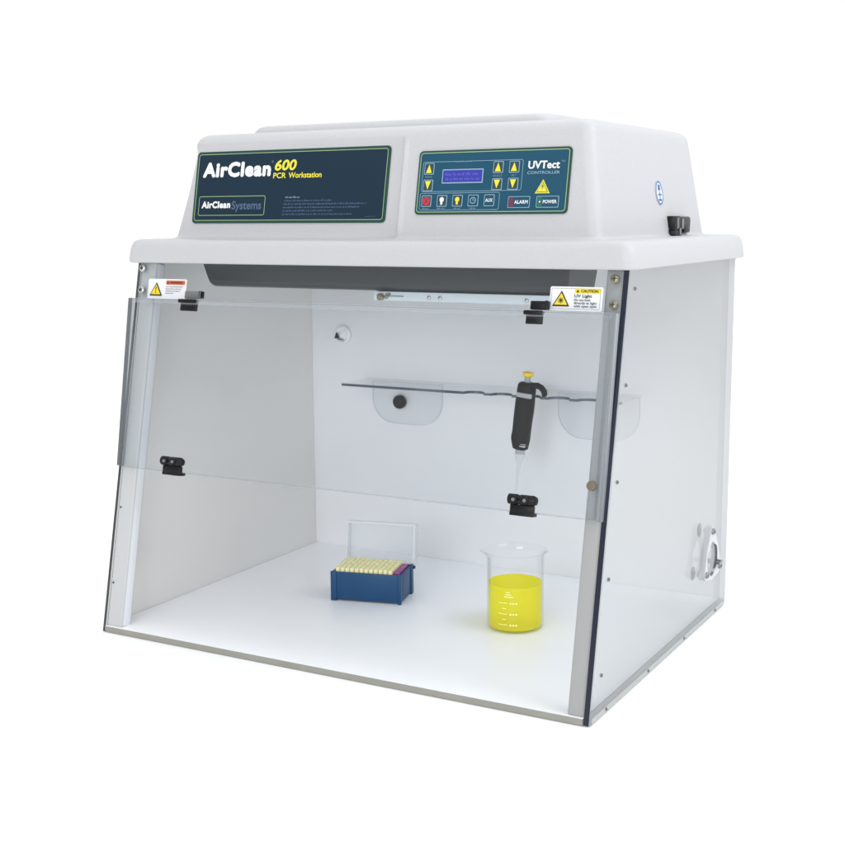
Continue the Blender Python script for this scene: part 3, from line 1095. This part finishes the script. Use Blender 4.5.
pf = flank_frame(0.375, 0.6005, 0.0)
PI_F = Frame((0.7545, 0.418, 0.6010), (0, 1, 0), (0, 0, 1), (1, 0, 0))
b = MB()
b.box(PI_F, 0.008, 0.036, 0.008, 0.0295, -0.004, 0.009, 'black', bev=0.0015)
b.box(PI_F, 0.032, 0.090, 0.012, 0.0285, -0.004, 0.0075, 'black', bev=0.004, seg=3)
b.box(PI_F, 0.060, 0.090, 0.004, 0.020, -0.004, 0.0068, 'black', bev=0.003)
pin = b.build('power_inlet', WS, True)
b = MB()
b.box(PI_F, 0.006, 0.040, 0.000, 0.0085, -0.004, 0.0098, 'black', bev=0.001)
b.box(PI_F, 0.016, 0.024, 0.010, 0.027, 0.0085, 0.0100, 'greyclip', bev=0.0006)
b.box(PI_F, 0.042, 0.054, 0.010, 0.026, 0.0070, 0.0085, 'greyclip', bev=0.0006)
b.box(PI_F, 0.026, 0.034, 0.001, 0.012, 0.0093, 0.0110, 'washer', bev=0.0006)
b.build('inlet_latch', pin, True)

# ------------------------------------------------------------------ tip rack
RZ = math.atan2(0.029, 0.115)
RL, RD, RH = 0.1185, 0.0750, 0.0490
rack = thing('tip_rack', 'blue pipette tip rack with a clear lid standing open, on the white cabinet floor', 'tip rack', (0.2425, 0.2775, 0.0091), RZ)
b = MB()
tk = 0.0035
b.box(WORLD, 0.0, RL, 0.0, tk, 0.003, RH, 'rack', bev=0.0008)
b.box(WORLD, 0.0, RL, RD - tk, RD, 0.003, RH, 'rack', bev=0.0008)
b.box(WORLD, 0.0003, tk, tk - 0.001, RD - tk + 0.001, 0.0032, RH - 0.0006, 'rack', bev=0.0006)
b.box(WORLD, RL - tk, RL - 0.0003, tk - 0.001, RD - tk + 0.001, 0.0032, RH - 0.0006, 'rack', bev=0.0006)
b.box(WORLD, tk - 0.001, RL - tk + 0.001, tk - 0.001, RD - tk + 0.001, 0.0040, 0.0060, 'rack')
b.build('rack_body', rack, True)
for x0, x1, y0, y1 in ((-0.0008, 0.009, -0.0012, 0.002), (RL - 0.0045, RL + 0.0008, -0.0012, 0.004), (RL - 0.003, RL + 0.0012, RD - 0.012, RD + 0.0005), (-0.0008, 0.004, RD - 0.012, RD + 0.0005)):
    b = MB()
    b.box(WORLD, x0, x1, y0, y1, 0.0, RH + 0.0006, 'rack', bev=0.0007)
    b.build('corner_post', rack, True)
b = MB()
b.box(WORLD, tk + 0.0005, RL - tk - 0.0005, tk + 0.0005, RD - tk - 0.0005, RH - 0.010, RH - 0.0035, 'plum', bev=0.0006)
b.box(WORLD, RL - 0.0145, RL - 0.0050, 0.010, RD - 0.006, RH - 0.0036, RH + 0.0022, 'plum', bev=0.001)
b.box(WORLD, 0.0045, 0.0085, RD - 0.035, RD - 0.010, RH - 0.0036, RH + 0.0048, 'plum', bev=0.001)
b.build('tip_deck', rack, True)
# lid: a shallow clear tray standing on its hinge edge behind the rack
th = math.radians(9)
lidf = Frame((0.0, RD + 0.0015, RH - 0.002), (1, 0, 0), (0, math.sin(th), math.cos(th)), (0, -math.cos(th), math.sin(th)))
LH, LD = 0.068, 0.020
b = MB()
b.box(lidf, 0.0005, RL + 0.0020, 0.0, LH, -LD, -LD + 0.0012, 'lid')
lid = b.build('lid', rack)
RW = RL + 0.0025
b = MB()
b.box(lidf, 0.0005, 0.0019, 0.0005, LH - 0.0005, -LD + 0.0013, -0.0002, 'lid')
b.box(lidf, RW - 0.0019, RW - 0.0005, 0.0005, LH - 0.0005, -LD + 0.0013, -0.0002, 'lid')
b.box(lidf, 0.0020, RW - 0.0020, LH - 0.0018, LH - 0.0004, -LD + 0.0013, -0.0002, 'lid')
b.box(lidf, 0.0000, RW, LH - 0.0036, LH, 0.0, 0.0020, 'lidrim')
b.box(lidf, 0.0000, 0.0034, 0.0, LH - 0.0037, 0.0, 0.0020, 'lidrim')
b.box(lidf, RW - 0.0034, RW, 0.0, LH - 0.0037, 0.0, 0.0020, 'lidrim')
b.build('lid_wall', lid)
b = MB()
b.cyl(Frame((RL - 0.002, RD + 0.0025, RH - 0.006), (0, 1, 0), (0, 0, 1), (1, 0, 0)), 0, 0, 0.0028, 0.0, 0.0055, 'rack', 14)
b.build('hinge_pin', rack, True)

# tips: twelve by eight
tb = MB()
tb.lathe(WORLD, 0, 0, [(0.0012, -0.030), (0.0026, -0.004), (0.0031, 0.0), (0.0039, 0.0006), (0.0039, 0.0085), (0.0036, 0.0092), (0.0026, 0.0092), (0.0024, 0.004)], 'tip', 14)
tip0 = tb.build('pipette_tip', None, True)
ca, sa = math.cos(RZ), math.sin(RZ)
first = True
for i in range(12):
    for j in range(8):
        lx = 0.0095 + i * 0.00815
        ly = 0.0080 + j * 0.00840
        o = tip0 if first else tip0.copy()
        if not first:
            COL.objects.link(o)
        first = False
        o.location = (0.2425 + lx * ca - ly * sa, 0.2775 + lx * sa + ly * ca, 0.0091 + RH - 0.0030 + random.uniform(-0.0004, 0.0004))
        o['label'] = 'pale yellow pipette tip standing upright in the blue rack'
        o['category'] = 'pipette tip'
        o['group'] = 'pipette tips filling the blue rack'

# ------------------------------------------------------------------ beaker
bk = thing('beaker', 'glass beaker two thirds full of bright yellow liquid, on the white cabinet floor', 'beaker', (0.5668, 0.2972, 0.0091))
R0 = 0.0435
BH = 0.1100
spa = math.radians(28 + 180)      # the spout points to the left in the picture


def beaker_ring(r, z, lip):
    out = []
    for k in range(72):
        a = 2 * PI * k / 72
        d = (a - spa + PI) % (2 * PI) - PI
        e = math.exp(-(d / 0.22) ** 2) * lip
        out.append(Vector((math.cos(a) * (r + e), math.sin(a) * (r + e), z - e * 0.15)))
    return out


b = MB()
prof = [(0.0380, 0.0), (0.0415, 0.0008), (0.0430, 0.0032), (R0, 0.0075), (R0, 0.105), (R0 + 0.0008, 0.1125), (R0 + 0.0028, 0.1172), (R0 + 0.0052, 0.1195), (R0 + 0.0058, 0.1206), (R0 + 0.0050, 0.1212),
        (R0 + 0.0030, 0.1202), (R0 + 0.0002, 0.1168), (R0 - 0.0016, 0.1110), (R0 - 0.0020, 0.105), (R0 - 0.0020, 0.0080), (0.0410, 0.0042), (0.0385, 0.0028), (0.030, 0.0024)]
b.loft([beaker_ring(r, z, 0.0 if z < 0.110 else (z - 0.110) / 0.011 * 0.006) for r, z in prof], 'glass')
b.build('glass_wall', bk, True, 60)
b = MB()
rl = R0 - 0.0024
b.lathe(WORLD, 0, 0, [(0.030, 0.0028), (0.0380, 0.0032), (0.0405, 0.0046), (rl, 0.0084), (rl, 0.0694), (rl + 0.0001, 0.0710), (rl - 0.0010, 0.0703), (rl - 0.0035, 0.0697), (rl - 0.009, 0.0695)], 'liquid', 72)
b.build('liquid', bk, True, 50)


def mark(b, a0, a1, z, h):
    n = 8
    vs = []
    for k in range(n + 1):
        a = a0 + (a1 - a0) * k / n
        for zz in (z, z + h):
            vs.append(((R0 + 0.0003) * math.cos(a), (R0 + 0.0003) * math.sin(a), zz))
    b.add(vs, [[2 * k, 2 * k + 2, 2 * k + 3, 2 * k + 1] for k in range(n)], 'mark')


b = MB()
fa = math.radians(-64 - 18)       # facing the camera, a little to its left
for k, z in enumerate((0.014, 0.0225, 0.031, 0.0395, 0.048)):
    long = k % 2 == 0
    mark(b, fa - (0.30 if long else 0.16), fa + (0.02 if long else -0.02), z, 0.0011)
    if long:
        mark(b, fa + 0.10, fa + 0.17, z - 0.0008, 0.0024)
        mark(b, fa + 0.20, fa + 0.27, z - 0.0008, 0.0024)
        mark(b, fa + 0.30, fa + 0.37, z - 0.0008, 0.0024)
for k in range(3):
    mark(b, fa - 0.10 + 0.04 * k, fa + 0.22 - 0.05 * k, 0.0575 + 0.0035 * k, 0.0016)
b.build('graduation_marks', bk)

# ------------------------------------------------------------------ pipette, hanging at the front edge of the shelf
PX, PY = 0.5030, 0.4800
pip = thing('pipette', 'black pipette with a yellow plunger button hanging at the front of the clear shelf', 'pipette', (PX - 0.0085, PY, 0.172))
pax = Vector((-0.020, 0, -0.19)).normalized()
side = Vector((1, 0, -0.105)).normalized()
PF = Frame((0.0085, 0, 0.2065), side, (0, 1, 0), -pax)     # w = height along the tilted axis, 0 at the plunger top


def ell(cx, a, c, w, n=28, p=2.4):
    out = []
    for k in range(n):
        t = 2 * PI * k / n
        x = math.copysign(abs(math.cos(t)) ** (2 / p), math.cos(t)) * a
        y = math.copysign(abs(math.sin(t)) ** (2 / p), math.sin(t)) * c
        out.append(PF(cx + x, y, w))
    return out


b = MB()
secs = [(0.0008, 0.0085, 0.009, -0.0165), (0.0006, 0.0128, 0.012, -0.0175), (0.0004, 0.0150, 0.0135, -0.0210), (0.000, 0.0155, 0.0140, -0.030), (0.000, 0.0152, 0.0140, -0.038),
        (-0.0002, 0.0158, 0.0145, -0.048), (-0.0004, 0.0160, 0.0145, -0.066), (-0.0010, 0.0156, 0.014, -0.084), (-0.0012, 0.0153, 0.0138, -0.100), (-0.0016, 0.0158, 0.0138, -0.106), (-0.0016, 0.0158, 0.0138, -0.113),
        (-0.0010, 0.0140, 0.0125, -0.1225), (-0.0004, 0.0125, 0.0115, -0.1285), (0.0, 0.0090, 0.009, -0.1300)]
b.loft([ell(*s) for s in secs], 'black_soft')
b.build('body', pip, True, 50)
b = MB()
hp = [(0.010, -0.0205, 0.0050), (0.018, -0.0190, 0.0048), (0.026, -0.0215, 0.0044), (0.0315, -0.0268, 0.0040), (0.0330, -0.0325, 0.0034), (0.0325, -0.0350, 0.0020)]
rg = []
for i, (x, w, r) in enumerate(hp):
    x0, w0, _ = hp[max(i - 1, 0)]
    x1, w1, _ = hp[min(i + 1, len(hp) - 1)]
    d = Vector((x1 - x0, w1 - w0)).normalized()
    rg.append([PF(x - d.y * r * math.cos(2 * PI * k / 14), 0.0085 * math.sin(2 * PI * k / 14), w + d.x * r * math.cos(2 * PI * k / 14)) for k in range(14)])
b.loft(rg, 'black_soft')
b.build('finger_hook', pip, True, 50)
b = MB()
b.lathe(PF, 0, 0, [(0.0050, -0.018), (0.0050, -0.0075)], 'pipgrey', 20)
b.build('plunger_stem', pip, True)
b = MB()
b.lathe(PF, 0, 0, [(0.0060, -0.0078), (0.0088, -0.0055), (0.0098, -0.0030), (0.0094, -0.0005), (0.0060, 0.0008), (0.002, 0.0012)], 'pipyellow', 24)
b.build('plunger_button', pip, True, 50)
b = MB()
b.box(Frame(PF(0, -0.0141, 0), PF.u, PF.n, -PF.v), -0.0105, 0.0158, -0.0405, -0.0330, -0.004, 0.0012, 'pipgrey', bev=0.001)
b.build('window', pip, True)
b = MB()
b.box(Frame(PF(0, -0.0120, 0), PF.u, PF.n, -PF.v), 0.003, 0.0125, -0.1230, -0.1205, -0.004, 0.0016, 'steel', bev=0.0004)
b.box(Frame(PF(0, -0.0120, 0), PF.u, PF.n, -PF.v), 0.005, 0.0125, -0.1190, -0.1175, -0.004, 0.0024, 'steel', bev=0.0004)
b.build('clasp', pip, True)
b = MB()
b.lathe(PF, 0, 0, [(0.0085, -0.1295), (0.0085, -0.1345), (0.0078, -0.1365), (0.004, -0.1370)], 'pipgrey', 24)
b.build('collar', pip, True)
b = MB()
b.lathe(PF, 0, 0, [(0.0088, -0.1372), (0.0082, -0.1420), (0.0050, -0.1500), (0.0030, -0.1560), (0.0024, -0.1700), (0.0018, -0.1900), (0.0010, -0.2020)], 'cliptip', 20)
b.build('tip_cone', pip, True, 60)
